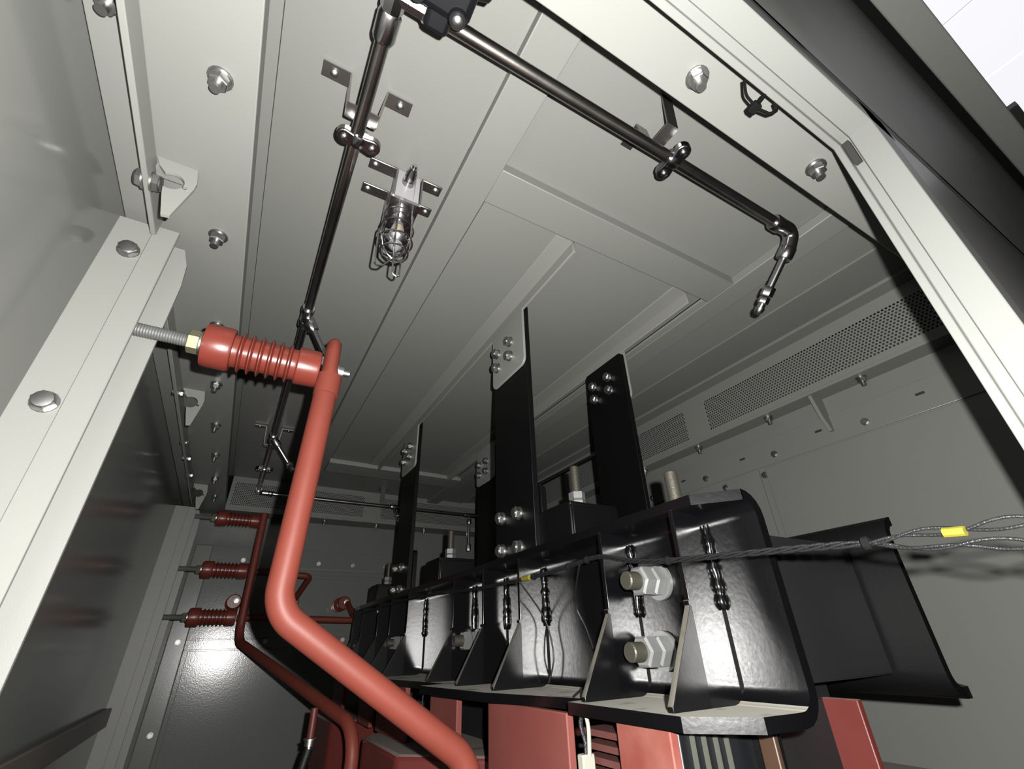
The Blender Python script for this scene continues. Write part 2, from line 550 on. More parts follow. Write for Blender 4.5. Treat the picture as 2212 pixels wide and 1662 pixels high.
for z in (.07, -.35):
    fastener(B_WALL, (-.19, YB - .012, z), '-Y', t)

# left wall: hanging fold, posts, low reflection strip
fold = struct(MB().box(-.302, -.292, YFRONT + .03, .903, .739, FZ), 'trim_24', LIGHTG, 'folded sheet edge hanging below the left flange, near the opening', bevel=.0015)
fastener(B_HEAD, (-.292, .775, .752), '+X', fold)
fastener(B_HEAD, (-.302, .775, .752), '-X', fold)
fastener(B_STUD, (-.326, .50, FZ), '-Z', fold)
fold2 = struct(MB().box(-.302, -.292, .962, 3.12, .739, FZ), 'trim_25', LIGHTG, 'folded sheet edge hanging below the left flange, between the posts', bevel=.0015)
for y in (1.32, 1.68, 2.15, 2.35, 2.6):
    fastener(B_WALL, (-.292, y, .758), '+X', fold2)
    fastener(B_WALL, (-.302, y, .758), '-X', fold2)


def wall_post(n, y, ztop, label, bolts):
    p = struct(MB().prism([(-.36, y + .007), (-.298, y + .007), (-.298, y + .013), (-.36, y + .013)], 'XY', ZF, ztop + .002), n, LIGHTG, label)
    MB().box(-.300, -.2585, y, y + .008, ZF, ztop).build('front_flange', LIGHTG, p, bevel=.0015)
    MB().box(-.36, -.351, y + .013, y + .05, ZF, ztop).build('web', LIGHTG, p)
    MB().prism([(-.36, ZF), (-.231, ZF), (-.231, ztop - .10), (-.236, ztop - .045), (-.250, ztop - .004), (-.36, ztop - .004)], 'XZ', y + .045, y + .053).build(
        'rear_flange', LIGHTG, p, bevel=.001)
    for z in bolts:
        fastener(B_HEAD, (-.322, y + .007, z), '-Y', p, spin=0.3)
    return p


wall_post('trim_26', .905, .766, 'bright pale post with two round bolt heads, nearest on the left wall', (.690, .355, .02, -.315))
wall_post('trim_27', 3.03, .712, 'far pale post carrying three red insulators on the left wall', ())
struct(MB().box(XL, XL + .022, .96, 3.09, -.26, -.19), 'trim_28', BROWN, 'low brownish strip standing in for a reflection on the left wall between the posts', bevel=.004)  # added strip, coloured like the blurred reflection in the glossy side wall

# front opening: header, jamb, front sheet
def hpoly(f, g):
    return [(YFRONT, f), (.101, f), (.1015, f + g), (.115, f + g), (.1155, f - .002), (.1257, f - .002), (.1257, f + .06), (YFRONT, f + .06)]


hd = struct(MB().prism(hpoly(.71, .006), 'YZ', XL, .80), 'door_1', FRAMEG, 'pale header of the front opening, seen from underneath', bevel=.0012)
jp = [(f, y) for y, f in hpoly(.72, .006)]
struct(MB().prism(jp, 'XY', ZF, .775), 'door_2', FRAMEG, 'pale right jamb of the front opening', bevel=.0012)
MB().box(.716, .728, .1035, .1130, .655, .705).build('latch_slot', DARK, hd)
struct(MB().box(.778, XR, YFRONT, YFRONT + .01, ZF, .764), 'wall_front', FRONTW, 'grey front sheet beside the right jamb')
struct(MB().box(XL, XR, YFRONT, YFRONT + .01, .765, FZ + .2), 'trim_29', FRONTW, 'front sheet above the header')

# raised front flap leaning out over the opening
flap = thing('front_flap', (.7, .03, .74), 'dark glossy grey front flap raised above the opening, at top right', 'flap')
fy0, fz0, fy1, fz1 = .0625, .748, -.004, 1.30
MB().prism([(fy0, fz0), (fy1, fz1), (fy1 + .02, fz1 + .004), (fy0 + .0004, fz0 + .002)], 'YZ', XL, 2.6).build('panel', DOORG, flap)
MB().prism([(fy1 - .022, fz1 - .0), (fy1, fz1), (fy1 + .004, fz1 + .02), (fy1 - .022, fz1 + .02)], 'YZ', XL, 2.6).build('gasket', RUBBER, flap)
MB().prism([(-.086, 1.285), (-.024, 1.285), (-.024, 1.32), (-.086, 1.32)], 'YZ', XL, 2.6).build('lip', GREY, flap, bevel=.004)

# lit ceiling of the building outside
for k in range(1, 4):
    x0 = 2.2 + k * .78
    o = MB().box(x0 + .012, x0 + .768, -3.0, 1.2, 4.0, 4.02).build('light_panel', LIT, None,
        label='glowing white ceiling panel of the hall, ' + ('leftmost, at the top edge', 'middle one between the joints', 'rightmost, above the dark conduit')[k - 1],
        cat='light panel', group='glowing panels of the hall ceiling')
struct(MB().box(2.9, 5.4, -3.0, 1.2, 4.022, 4.05), 'trim_30', LITRIM, 'joints of the white hall ceiling')
tr = thing('cable_tray', (4.1, -.19, 3.1), 'dark cable conduit hanging below the white hall ceiling', 'conduit')
MB().cyl((4.13, -.16, 3.12), (5.6, -.16, 3.12), .045, 16).build('pipe', PLASTIC, tr)
MB().box(4.05, 5.6, -.26, -.12, 3.2, 3.24).build('tray', WALL, tr)

# ---------------------------------------------------------------- lug plates by the left flange
def lug(y, label):
    P = [(-.291, FZ), (-.228, FZ), (-.221, .752), (-.2215, .735), (-.236, .657), (-.248, .655), (-.260, .700)]
    P += [(-.257 + .020 * math.cos(a * PI / 180), .738 + .020 * math.sin(a * PI / 180)) for a in range(-110, 131, 16)] + [(-.282, .766)]
    holes = [[(-.2345 + .004 * math.cos(a * PI / 4), .731 + .004 * math.sin(a * PI / 4)) for a in range(8)]]
    bm = bmesh.new()
    edges = []
    for loop in [P] + holes:
        vs = [bm.verts.new((x, y, z)) for x, z in loop]
        edges += [bm.edges.new((vs[i], vs[(i + 1) % len(vs)])) for i in range(len(vs))]
    bmesh.ops.triangle_fill(bm, edges=edges, use_beauty=True)
    r = bmesh.ops.extrude_face_region(bm, geom=bm.faces[:])
    for v in [g for g in r['geom'] if isinstance(g, bmesh.types.BMVert)]:
        v.co.y += .006
    bm.verts.ensure_lookup_table()
    bm.verts.index_update()
    mb = MB()
    mb.add([v.co.copy() for v in bm.verts], [[v.index for v in f.verts] for f in bm.faces])
    bm.free()
    o = mb.build('lug_plate', LIGHTG, None, label=label, cat='lug plate', group='lug plates below the left roof flange')
    MB().box(-.289, -.24, y + .007, y + .03, FZ - .018, FZ).build('weld_tab', GREY, o)
    return o


lug(.742, 'pale lug plate with a big round hole, nearest, beside the hanging sheet edge')
lug(1.69, 'pale lug plate with a round hole below the red insulator, middle one of three')
lug(2.83, 'small pale lug plate with a round hole at the top of the far post')

# ---------------------------------------------------------------- red post insulators and tubes
def ins_profile(L=.2154):
    p = [(0, .036), (.002, .0425), (.010, .044), (.046, .044), (.0505, .042), (.0515, .0335), (.060, .0328)]
    n = 6
    a, b = .060, .166
    for k in range(n):
        c = a + (k + .35) * (b - a) / n
        p += [(c - .0048, .0330), (c - .0012, .0418), (c + .0006, .0418), (c + .0044, .0330)]
    p += [(.166, .0328), (.169, .0335), (.170, .0385), (.172, .0400), (.208, .0400), (.2135, .039), (L, .035)]
    return p


def insulator(base, d, rod, label, group, cap_bolt=True):
    """post insulator: threaded rod, nut, ribbed red body, axis d, base at the wall side"""
    d = Vector(d)
    base = Vector(base)
    t = thing('post_insulator', base, label, 'insulator', group)
    b0 = base + d * rod
    MB().lathe(b0, d, ins_profile(), 36).build('body', RED, t, angle=28)
    pr = []
    n = int(rod / .0044)
    for k in range(n):
        pr += [(k * .0044, .0121), (k * .0044 + .0022, .0132)]
    pr.append((rod + .003, .0118))
    MB().lathe(base, d, pr, 16).build('threaded_rod', GALV, t)
    MB().lathe(b0 - d * .026, d, [(0, .0205), (.002, .023), (.019, .023), (.021, .0205)], 6).build('nut', BRASSY, t)
    MB().lathe(b0 - d * .005, d, [(0, .025), (.0045, .025)], 20).build('washer', ZINC, t)
    return t


IY, IZ = .932, .533
i1 = insulator((-.352, IY, IZ), (1, 0, 0), .197, 'large bright red ribbed insulator on a threaded rod, nearest', 'ribbed red post insulators')
for z, lab in ((.671, 'dark red ribbed insulator on the far post, topmost of three'),
               (.400, 'dark red ribbed insulator on the far post, middle of three'),
               (.172, 'dark red ribbed insulator on the far post, lowest of three')):
    insulator((-.352, 3.062, z), (1, 0, 0), .197, lab, 'ribbed red post insulators')


def bushing(x, label):
    t = thing('wall_bushing', (x, YB, .268), label, 'bushing', 'round red bushings on the far wall')
    MB().lathe((x, YB - .003, .268), (0, -1, 0), [(0, .044), (.03, .044), (.032, .034), (.05, .034), (.055, .042), (.06, .034), (.085, .034), (.09, .042), (.095, .034),
                                                 (.12, .034), (.125, .042), (.13, .034), (.15, .034), (.152, .040), (.178, .0395), (.183, .034)], 28).build('body', RED, t, angle=28)
    MB().lathe((x + .012, YB - .186, .273), (0, -1, 0), [(0, .016), (.006, .016), (.0065, .013), (.016, .013), (.0165, .008), (.026, .008)], 6).build('terminal_bolt', ZINC, t)


bushing(.035, 'round dark red bushing on the far wall behind the thin red tube')
bushing(.345, 'round dark red bushing on the far wall under the hooked red tube')
bushing(.655, 'round dark red bushing on the far wall next to the transformer')


def red_tube(name, pts, r, rad, label, flat_top=None, cat='busbar tube'):
    t = thing(name, pts[0], label, cat)
    MB().tube(fillet(pts, rad, 10), r, 20).build('tube', TUBE, t, angle=60)
    return t


# nearest tube: flattened end bolted to the near insulator
tb = thing('busbar_tube', (.4, IY, -.4), 'thick bright red insulated tube running down from the near insulator', 'busbar tube', 'red insulated busbar tubes')
p = fillet([(.083, IY - .004, .49), (.074, IY, .062), (.43, IY, -.172), (.50, IY - .01, -.60)], .07, 10)
MB().tube(p, .0232, 24).build('tube', TUBE, tb, angle=60)
mb = MB()
pts, prof = [], []
q = [(.083, .49, .0232, .0232), (.084, .515, .0205, .0255), (.082, .535, .0175, .0275), (.081, .575, .0165, .0265), (.081, .603, .016, .024), (.081, .610, .012, .018)]
n = 20
vs, fs = [], []
for x, z, rx, ry in q:
    for k in range(n):
        a = 2 * PI * k / n
        vs.append((x + rx * math.cos(a), IY - .004 + ry * math.sin(a), z))
for i in range(len(q) - 1):
    for k in range(n):
        fs.append((i * n + k, i * n + (k + 1) % n, (i + 1) * n + (k + 1) % n, (i + 1) * n + k))
fs += [tuple(range(n))[::-1], tuple(range((len(q) - 1) * n, len(q) * n))]
MB().add(vs, fs).build('flattened_end', TUBE, tb, angle=60)
MB().lathe((.0835, IY - .004, .472), (-.0, 0, 1), [(0, .0225), (.001, .0252), (.048, .0262), (.049, .022)], 24).build('sleeve', TUBE, tb, angle=50)
MB().lathe((.094, IY, .540), (1, 0, 0), [(0, .019), (.005, .019), (.0055, .015), (.016, .015), (.0165, .008), (.030, .008)], 12).build('end_bolt', ZINC, tb)
MB().box(.060, .0635, IY - .030, IY - .0245, .532, .552).build('washer_edge', ZINC, tb)

tb2 = thing('busbar_tube', (.42, 1.70, -.6), 'thinner darker red tube parallel behind the thick bright one', 'busbar tube', 'red insulated busbar tubes')
MB().tube(fillet([(.076, 3.0, .705), (.092, 3.0, .062), (.42, 1.70, -.198), (.415, 1.70, -.7)], .10, 10), .0195, 18).build('tube', TUBE, tb2, angle=60)
tb3 = thing('busbar_tube', (.39, 3.05, .386), 'short hooked dark red tube reaching over a far wall bushing', 'busbar tube', 'red insulated busbar tubes')
MB().tube(fillet([(.067, 3.075, .400), (.395, 3.075, .388), (.357, 3.285, .285)], .03, 8), .017, 16).build('tube', TUBE, tb3, angle=60)
tb4 = thing('busbar_tube', (.64, 3.05, .155), 'long level dark red tube ending beside the transformer', 'busbar tube', 'red insulated busbar tubes')
MB().tube(fillet([(.067, 3.075, .172), (.69, 3.075, .156), (.67, 3.285, .262)], .03, 8), .017, 16).build('tube', TUBE, tb4, angle=60)
tb5 = thing('terminal_lead', (.30, 1.80, -.30), 'small dark red terminal drop with a shiny bolt at bottom left of the coils', 'terminal')
MB().tube([(.312, 1.80, -.150), (.312, 1.80, -.225)], .011, 14).build('drop', COIL, tb5)
MB().lathe((.312, 1.80, -.225), (0, 0, -1), [(0, .019), (.004, .019), (.0045, .015), (.018, .015), (.0185, .009), (.03, .009)], 12).build('bolt', ZINC, tb5)
MB().tube(fillet([(.312, 1.80, -.25), (.30, 1.80, -.30), (.27, 1.79, -.42), (.27, 1.79, -.7)], .05, 6), .013, 12).build('cable', CABLE, tb5)

# ---------------------------------------------------------------- stainless fire pipework
PX, PZ, PY = .015, .88, .338
pw = thing('fire_pipework', (PX, PY, PZ), 'stainless pipework with nozzles hung below the roof', 'pipework')
RP = .0125


def fitting(p0, p1, r, n=6, name='coupling'):
    p0, p1 = Vector(p0), Vector(p1)
    L = (p1 - p0).length
    MB().lathe(p0, p1 - p0, [(0, r * .88), (L * .12, r), (L * .88, r), (L, r * .88)], n).build(name, CHROME, pw)


MB().tube([(PX + .03, PY, PZ), (1.0, PY - .006, PZ)], RP, 20).build('pipe', STEEL, pw)
MB().tube([(PX, PY + .03, PZ), (PX, 3.185, PZ)], RP, 20).build('pipe', STEEL, pw)
MB().tube([(PX + .02, 3.2, PZ - .004), (1.52, 3.2, PZ - .006)], RP, 16).build('pipe', STEEL, pw)
MB().tube([(1.545, 3.19, PZ - .006), (1.545, 1.65, PZ - .004)], RP, 16).build('pipe', STEEL, pw)
# near corner elbow with hex ends
fitting((PX, PY + .075, PZ), (PX, PY + .028, PZ), .019, 20, 'socket')
fitting((PX, PY + .03, PZ), (PX, PY - .02, PZ), .0185, 8)
fitting((PX - .004, PY, PZ), (PX + .075, PY, PZ), .0175, 8)
fitting((PX + .045, PY, PZ), (PX + .068, PY, PZ), .0205, 6)
# end elbow and nozzle
NX = 1.012
nd = Vector((0, .147, -.139)).normalized()
MB().tube(fillet([(NX - .05, PY - .006, PZ), (NX + .012, PY - .008, PZ), (NX + .012, PY + .02, PZ - .045)], .022, 8), .0178, 18).build('elbow', CHROME, pw)
e0 = Vector((NX + .012, PY + .012, PZ - .034))
fitting((NX - .062, PY - .005, PZ), (NX - .03, PY - .005, PZ), .0195, 18, 'socket')
fitting(e0, e0 + nd * .032, .0195, 18, 'socket')
MB().tube([e0 + nd * .02, e0 + nd * .13], .0088, 14).build('nozzle_stem', CHROME, pw)
fitting(e0 + nd * .105, e0 + nd * .130, .0155, 6)
fitting(e0 + nd * .132, e0 + nd * .150, .0135, 6)
MB().lathe(e0 + nd * .148, nd, [(0, .010), (.012, .010), (.013, .0125), (.022, .012), (.030, .007)], 12).build('nozzle_tip', CHROME, pw)


def branch(y, tip, sc=1.0):
    a = Vector((PX, y, PZ))
    fitting((PX, y - .045, PZ), (PX, y - .025, PZ), .0185, 16, 'socket')
    fitting((PX, y - .03, PZ), (PX, y + .035, PZ), .0165, 8, 'tee')
    fitting((PX, y + .02, PZ), (PX, y + .05, PZ), .0185, 16, 'socket')
    tip = Vector(tip)
    d = (tip - a).normalized()
    fitting(a + d * .006, a + d * .05, .0175, 14, 'socket')
    MB().tube([a + d * .04, tip - d * .03], .0098, 12).build('nozzle_stem', CHROME, pw)
    fitting(tip - d * .05, tip - d * .025, .0165, 6)
    MB().lathe(tip - d * .028, d, [(0, .010), (.010, .010), (.011, .0125), (.022, .012), (.028, .007)], 12).build('nozzle_tip', CHROME, pw)


branch(1.235, (.138, 1.262, .700))
branch(2.26, (.135, 2.30, .745))
# far elbow, drops
MB().tube(fillet([(PX, 3.14, PZ), (PX, 3.2, PZ - .004), (PX + .06, 3.2, PZ - .004)], .025, 6), .017, 14).build('elbow', CHROME, pw)
fitting((PX + .055, 3.2, PZ - .004), (PX + .085, 3.2, PZ - .004), .0185, 12, 'socket')
MB().tube(fillet([(1.49, 3.2, PZ - .006), (1.545, 3.2, PZ - .006), (1.545, 3.14, PZ - .006)], .025, 6), .017, 14).build('elbow', CHROME, pw)
fitting((1.425, 3.2, PZ - .006), (1.505, 3.2, PZ - .006), .017, 12, 'tee')
MB().tube([(1.465, 3.2, PZ), (1.465, 3.2, .62)], .0098, 12).build('drop', CHROME, pw)
fitting((1.465, 3.2, .845), (1.465, 3.2, .81), .0175, 12, 'socket')
fitting((1.465, 3.2, .665), (1.465, 3.2, .615), .0165, 6)
fitting((.855, 3.2, PZ - .004), (.90, 3.2, PZ - .004), .019, 12, 'tee')
MB().tube([(.875, 3.2, PZ - .01), (.91, 3.16, .78)], .0105, 12).build('nozzle_stem', CHROME, pw)
fitting((.895, 3.178, .83), (.905, 3.166, .80), .018, 6)
MB().lathe((.905, 3.166, .80), (.35, -.4, -1), [(0, .012), (.02, .0135), (.035, .006)], 12).build('nozzle_tip', CHROME, pw)


# black junction box at the pipe corner
jb = thing('junction_box', (.10, .31, .80), 'black plastic junction box with a screw at the pipe corner', 'junction box')
MB().box(.030, .122, .205, .312, .812, .872).build('body', PLASTIC, jb, bevel=.012)
MB().box(.060, .100, .29, .342, .826, .868).build('gland_stub', PLASTIC, jb, bevel=.008)
for x, y in ((.103, .300), (.040, .296)):
    MB().lathe((x, y, .826), (0, 0, -1), [(0, .0155), (.016, .0145), (.020, .012)], 16).build('screw_lug', PLASTIC, jb)
    fastener(B_SCREW2, (x, y, .806), '-Z', jb, 'screw')
MB().lathe((.116, .262, .845), (1, -.3, 0), [(0, .016), (.02, .016), (.024, .012)], 18).build('side_lug', PLASTIC, jb)


def omega_bracket(c, axis, label, group, w=.030, gap=.058, ear=.052, zc=.993, zb=.898):
    """strap bracket on the roof sheet plus the saddle clamp holding the pipe; axis = pipe direction"""
    t = thing('pipe_bracket', (c[0], c[1], zb), label, 'bracket', group)
    P = [(-gap / 2 - ear - .008, zc), (-gap / 2 - .008, zc), (-gap / 2, zb), (gap / 2, zb), (gap / 2 + .008, zc), (gap / 2 + ear + .008, zc)]
    # constant-thickness strap pieces
    def seg(a, b, nm):
        d = (Vector(b) - Vector(a)).normalized()
        nn = Vector((-d.y, d.x)) * .0016
        q = [(a[0] + nn.x, a[1] + nn.y), (b[0] + nn.x, b[1] + nn.y), (b[0] - nn.x, b[1] - nn.y), (a[0] - nn.x, a[1] - nn.y)]
        mb = MB()
        if axis == 'Y':
            mb.prism([(x + c[0], z) for x, z in q], 'XZ', c[1] - w / 2, c[1] + w / 2)
        else:
            mb.prism([(x + c[1], z) for x, z in q], 'YZ', c[0] - w / 2, c[0] + w / 2)
        return mb.build(nm, BRACK, t)
    for k, nm in enumerate(('ear', 'leg', 'seat', 'leg', 'ear')):
        seg(P[k], P[k + 1], nm)
    for s in (-1, 1):
        e = s * (gap / 2 + ear * .72)
        pos = (c[0] + e, c[1], zc - .002) if axis == 'Y' else (c[0], c[1] + e, zc - .002)
        fastener(B_SCREW2, pos, '-Z', t, 'screw')
    return t


def saddle(c, axis, label, group):
    t = thing('pipe_saddle', (c[0], c[1], c[2] - .02), label, 'pipe clamp', group)
    d = Vector((0, 1, 0)) if axis == 'Y' else Vector((1, 0, 0))
    x = Vector((1, 0, 0)) if axis == 'Y' else Vector((0, 1, 0))
    c = Vector(c)
    MB().lathe(c - d * .013, d, [(0, .0165), (.004, .0185), (.022, .0185), (.026, .0165)], 20).build('ring', CAST, t)
    plan = []
    for sg in (1, -1):
        for k in range(9):
            a = -PI / 2 + k * PI / 8
            plan.append((sg * (.026 + .0165 * math.cos(a)), sg * .0165 * math.sin(a)))
        plan.append((sg * .008, sg * .012))
    plan = [(c.x + (p if axis == 'Y' else q), c.y + (q if axis == 'Y' else p)) for p, q in plan]
    MB().prism(plan, 'XY', c.z - .014, c.z + .004).build('plate', CAST, t, bevel=.003)
    for sg in (-1, 1):
        fastener(B_SCREW, c + x * sg * .027 + Vector((0, 0, -.014)), '-Z', t, 'screw')
    return t


omega_bracket((.0155, .566), 'Y', 'bent steel strap bracket under the lengthwise pipe near the lamp', 'strap brackets of the pipes')
saddle((PX + .006, .602, PZ), 'Y', 'shiny two-screw saddle clamp on the lengthwise pipe above the lamp', 'saddle clamps on the pipes')
omega_bracket((.565, .318), 'X', 'bent steel strap bracket on the cross pipe beside the front beam', 'strap brackets of the pipes')
saddle((.607, PY - .004, PZ), 'X', 'shiny two-screw saddle clamp on the cross pipe', 'saddle clamps on the pipes')
omega_bracket((.012, 2.42), 'Y', 'far strap bracket over the lengthwise pipe behind the red tube', 'strap brackets of the pipes')
saddle((PX, 2.72, PZ), 'Y', 'small far saddle clamp on the lengthwise pipe near the far vent', 'saddle clamps on the pipes')
t = thing('pipe_hanger', (.79, 3.2, .87), 'dark strap hanger holding the far cross pipe', 'bracket')
MB().box(.775, .805, 3.19, 3.194, .885, .99).build('strap', BRACK, t)
MB().box(.765, .815, 3.17, 3.25, .99, .999).build('foot', BRACK, t)

# ---------------------------------------------------------------- caged lamp
lm = thing('caged_lamp', (.15, .755, .73), 'small caged bulkhead lamp with a white base under the roof', 'lamp')
MB().box(.124, .168, .712, .795, .902, .998).build('base', WHITEB, lm, bevel=.002)
MB().box(.1685, .181, .714, .793, .905, .998).build('cover', WHITEB, lm, bevel=.002)
MB().box(.118, .186, .710, .80, .893, .902).build('base_plate', CHROME, lm)
MB().lathe((.150, .712, .958), (0, -1, 0), [(0, .0145), (.012, .0145), (.0125, .011), (.020, .0105), (.0205, .0125), (.034, .0115), (.040, .0085), (.046, .0085), (.0465, .0055), (.054, .0055)], 12).build('cable_gland', CHROME, lm)
for sx, x0, x1 in ((-1, .121, .058), (1, .184, .235)):
    for y in (.722, .795):
        MB().box(min(x0, x1), max(x0, x1), y - .0145, y + .0145, .989, .994).build('bracket_ear', BRACK, lm, bevel=.004)
        MB().box(x0 - .0015, x0 + .0015, y - .0145, y + .0145, .898, .993).build('bracket_leg', BRACK, lm)
        fastener(B_SCREW2, (x1 - sx * .014, y, .991), '-Z', lm, 'screw')
LC = Vector((.150, .757, 0))
MB().lathe((LC.x, LC.y, .893), (0, 0, -1), [(0, .020), (.014, .020), (.018, .014), (.030, .014)], 20).build('socket', CHROME, lm)
MB().lathe((LC.x, LC.y, .865), (0, 0, -1), [(0, .011), (.01, .013), (.03, .017), (.055, .019), (.075, .014), (.085, .005)], 20).build('bulb', GLASS, lm)
MB().lathe((LC.x, LC.y, .855), (0, 0, -1), [(0, .005), (.03, .005), (.035, .002)], 10).build('filament_stem', mat('filament_amber', (.7, .5, .15), .3, .6), lm)
MB().lathe((LC.x, LC.y, .812), (0, 0, -1), [(0, .026), (.004, .027), (.014, .016), (.018, .004)], 20, ).build('reflector_cap', CHROME, lm)
for z, r in ((.885, .0335), (.845, .0365), (.805, .0370), (.772, .030)):
    MB().tube([(LC.x + r * math.cos(a * PI / 12), LC.y + r * math.sin(a * PI / 12), z) for a in range(24)], .0021, 6, closed=True).build('cage_ring', CHROME, lm)
for k in range(6):
    a = k * PI / 3 + .25
    c, s = math.cos(a), math.sin(a)
    MB().tube([(LC.x + r * c, LC.y + r * s, z) for z, r in ((.90, .033), (.86, .036), (.81, .037), (.775, .031), (.757, .016), (.752, .004))], .0021, 6).build('cage_bar', CHROME, lm)
MB().tube(fillet([(LC.x - .036, LC.y, .835), (LC.x - .040, LC.y + .004, .83), (LC.x - .036, LC.y + .012, .728), (LC.x - .020, LC.y + .012, .733), (LC.x, LC.y, .758)], .008, 5), .0021, 6).build('cage_hook', CHROME, lm)
MB().tube(fillet([(LC.x, LC.y, .756), (LC.x + .004, LC.y + .012, .722), (LC.x + .020, LC.y + .014, .716), (LC.x + .018, LC.y + .005, .765)], .008, 5), .0021, 6).build('cage_hook', CHROME, lm)

# black cable tie by the header
ct = thing('cable_tie', (.525, .133, .69), 'black cable tie loop hooked on the edge of the front header', 'cable tie')
MB().tube(fillet([(.490, .129, .712), (.495, .137, .690), (.525, .140, .686), (.550, .137, .690), (.566, .130, .700), (.560, .127, .712)], .008, 4), .0024, 6).build('strap', RUBBER, ct)
MB().box(.514, .528, .134, .150, .684, .694).build('head', RUBBER, ct, bevel=.002)
MB().tube([(.521, .142, .688), (.533, .127, .709)], .0032, 6).build('tail', RUBBER, ct)

# ---------------------------------------------------------------- roof angles and hanging straps
AL = struct(MB().box(.560, .6225, .685, 2.683, .974, .979), 'trim_31', LIGHTG, 'roof angle iron above the left hanging straps', bevel=.001)
MB().box(.6145, .6225, .685, 2.683, .940, .979).build('leg', LIGHTG, AL, bevel=.0015)
AR = struct(MB().box(1.010, 1.074, .685, 2.683, .974, .979), 'trim_32', LIGHTG, 'roof angle iron above the right hanging straps', bevel=.001)
MB().box(1.066, 1.074, .685, 2.683, .935, .979).build('leg', LIGHTG, AR, bevel=.0015)
MB().box(1.140, 1.166, .683, 2.685, .972, .979).build('edge_bar', LIGHTG, AR, bevel=.001)


def rpoly(y0, y1, z0, z1, r, top=True):
    P = []
    for cy, cz, a0 in ((y1 - r, z0 + r, -PI / 2),):
        pass
    for cy, cz, a0, rr in ((y0 + r, z0 + r, PI, r), (y1 - r, z0 + r, -PI / 2, r), (y1, z1, 0, 0) if not top else (y1 - r, z1 - r, 0, r), (y0, z1, 0, 0) if not top else (y0 + r, z1 - r, PI / 2, r)):
        if rr == 0:
            P.append((cy, cz))
        else:
            for k in range(5):
                a = a0 + k * PI / 8
                P.append((cy + rr * math.cos(a), cz + rr * math.sin(a)))
    return P


def hang_strap(xbar, xplate, y0, ztop, zplate0, label, w=.205, front='plate', holes=None, low=True):
    t = thing('hanging_strap', (xbar, y0 + w / 2, .19), label, 'strap', 'black hanging straps between roof and transformer')
    MB().prism(rpoly(y0, y0 + w, .185, ztop, .012), 'YZ', xbar, xbar + .016).build('bar', BLACKP, t, bevel=.001)
    MB().prism(rpoly(y0 - .002, y0 + w - .004, zplate0, .945, .022, top=False), 'YZ', xplate, xplate + .008).build('roof_plate', LIGHTG, t, bevel=.0015)
    xf = min(xbar, xplate)
    xbk = max(xbar + .016, xplate + .008)
    for dy, z in ((.078, .858), (.164, .860), (.080, .804), (.165, .805)):
        fastener(B_HANG, (xf, y0 + dy, z), '-X', t)
        fastener(B_HANG, (xbk, y0 + dy, z), '+X', t)
    if low:
        for dy, z in ((.074, .304), (.166, .310), (.167, .223), (.076, .218)):
            fastener(B_HANG, (xbar, y0 + dy, z), '-X', t)
    return t


hang_strap(.621, .612, .965, .965, .735, 'tall black hanging strap with a pale plate, nearest, in the middle of the picture')
hang_strap(.621, .612, 1.950, .965, .735, 'thin black hanging strap with a pale plate, far left one')
hang_strap(1.050, 1.068, .995, .925, .74, 'wide black hanging strap right of the middle, its bolts on black')
hang_strap(1.046, 1.036, 1.975, .925, .745, 'far black hanging strap half hidden behind the nearest one')

# ---------------------------------------------------------------- transformer
tf = thing('dry_transformer', (.835, 1.53, ZF), 'black framed dry transformer with red cast coils', 'transformer')
YN, YF_ = .40, 2.66
XW, XW2, TH = .64, 1.03, .016
ZL, ZU = -.077, .175


def clamp_mesh(xw, s, low, up):
    """bent channel clamp; s = -1 flanges towards -X; low/up lists of (Y, reach)"""
    ysec = sorted(set([y for y, _ in low] + [y for y, _ in up]))
    def lerp(L, y):
        for (a, va), (b, vb) in zip(L, L[1:]):
            if a <= y <= b:
                return va if b == a else va + (vb - va) * (y - a) / (b - a)
        return L[-1][1]
    R, n = .022, 5
    def section(y):
        fl_, fu = lerp(low, y), lerp(up, y)
        inner, outer = [], []
        inner.append((fu, ZU))
        for k in range(n + 1):
            a = PI / 2 * k / n
            inner.append((R - R * math.sin(a) if True else 0, ZU - R + R * math.cos(a)))
        for k in range(n + 1):
            a = PI / 2 * k / n
            inner.append((R - R * math.cos(a), ZL + R - R * math.sin(a)))
        inner.append((fl_, ZL))
        Ro = R + TH
        outer.append((fl_, ZL - TH))
        for k in range(n + 1):
            a = PI / 2 * k / n
            outer.append((R - Ro * math.sin(a), ZL + R - Ro * math.cos(a)))
        for k in range(n + 1):
            a = PI / 2 * k / n
            outer.append((R - Ro * math.cos(a), ZU - R + Ro * math.sin(a)))
        outer.append((fu, ZU + TH))
        return [(xw + s * d, y, z) for d, z in inner + outer]
    mb = MB()
    secs = [section(y) for y in ysec]
    N = len(secs[0])
    vs = [p for q in secs for p in q]
    fs = []
    for i in range(len(secs) - 1):
        for k in range(N):
            k2 = (k + 1) % N
            fs.append((i * N + k, i * N + k2, (i + 1) * N + k2, (i + 1) * N + k))
    # end caps as quad strips between inner and outer
    h = N // 2
    for base in (0, (len(secs) - 1) * N):
        for k in range(h - 1):
            fs.append((base + k, base + k + 1, base + N - 2 - k, base + N - 1 - k))
    return mb.add(vs, fs)


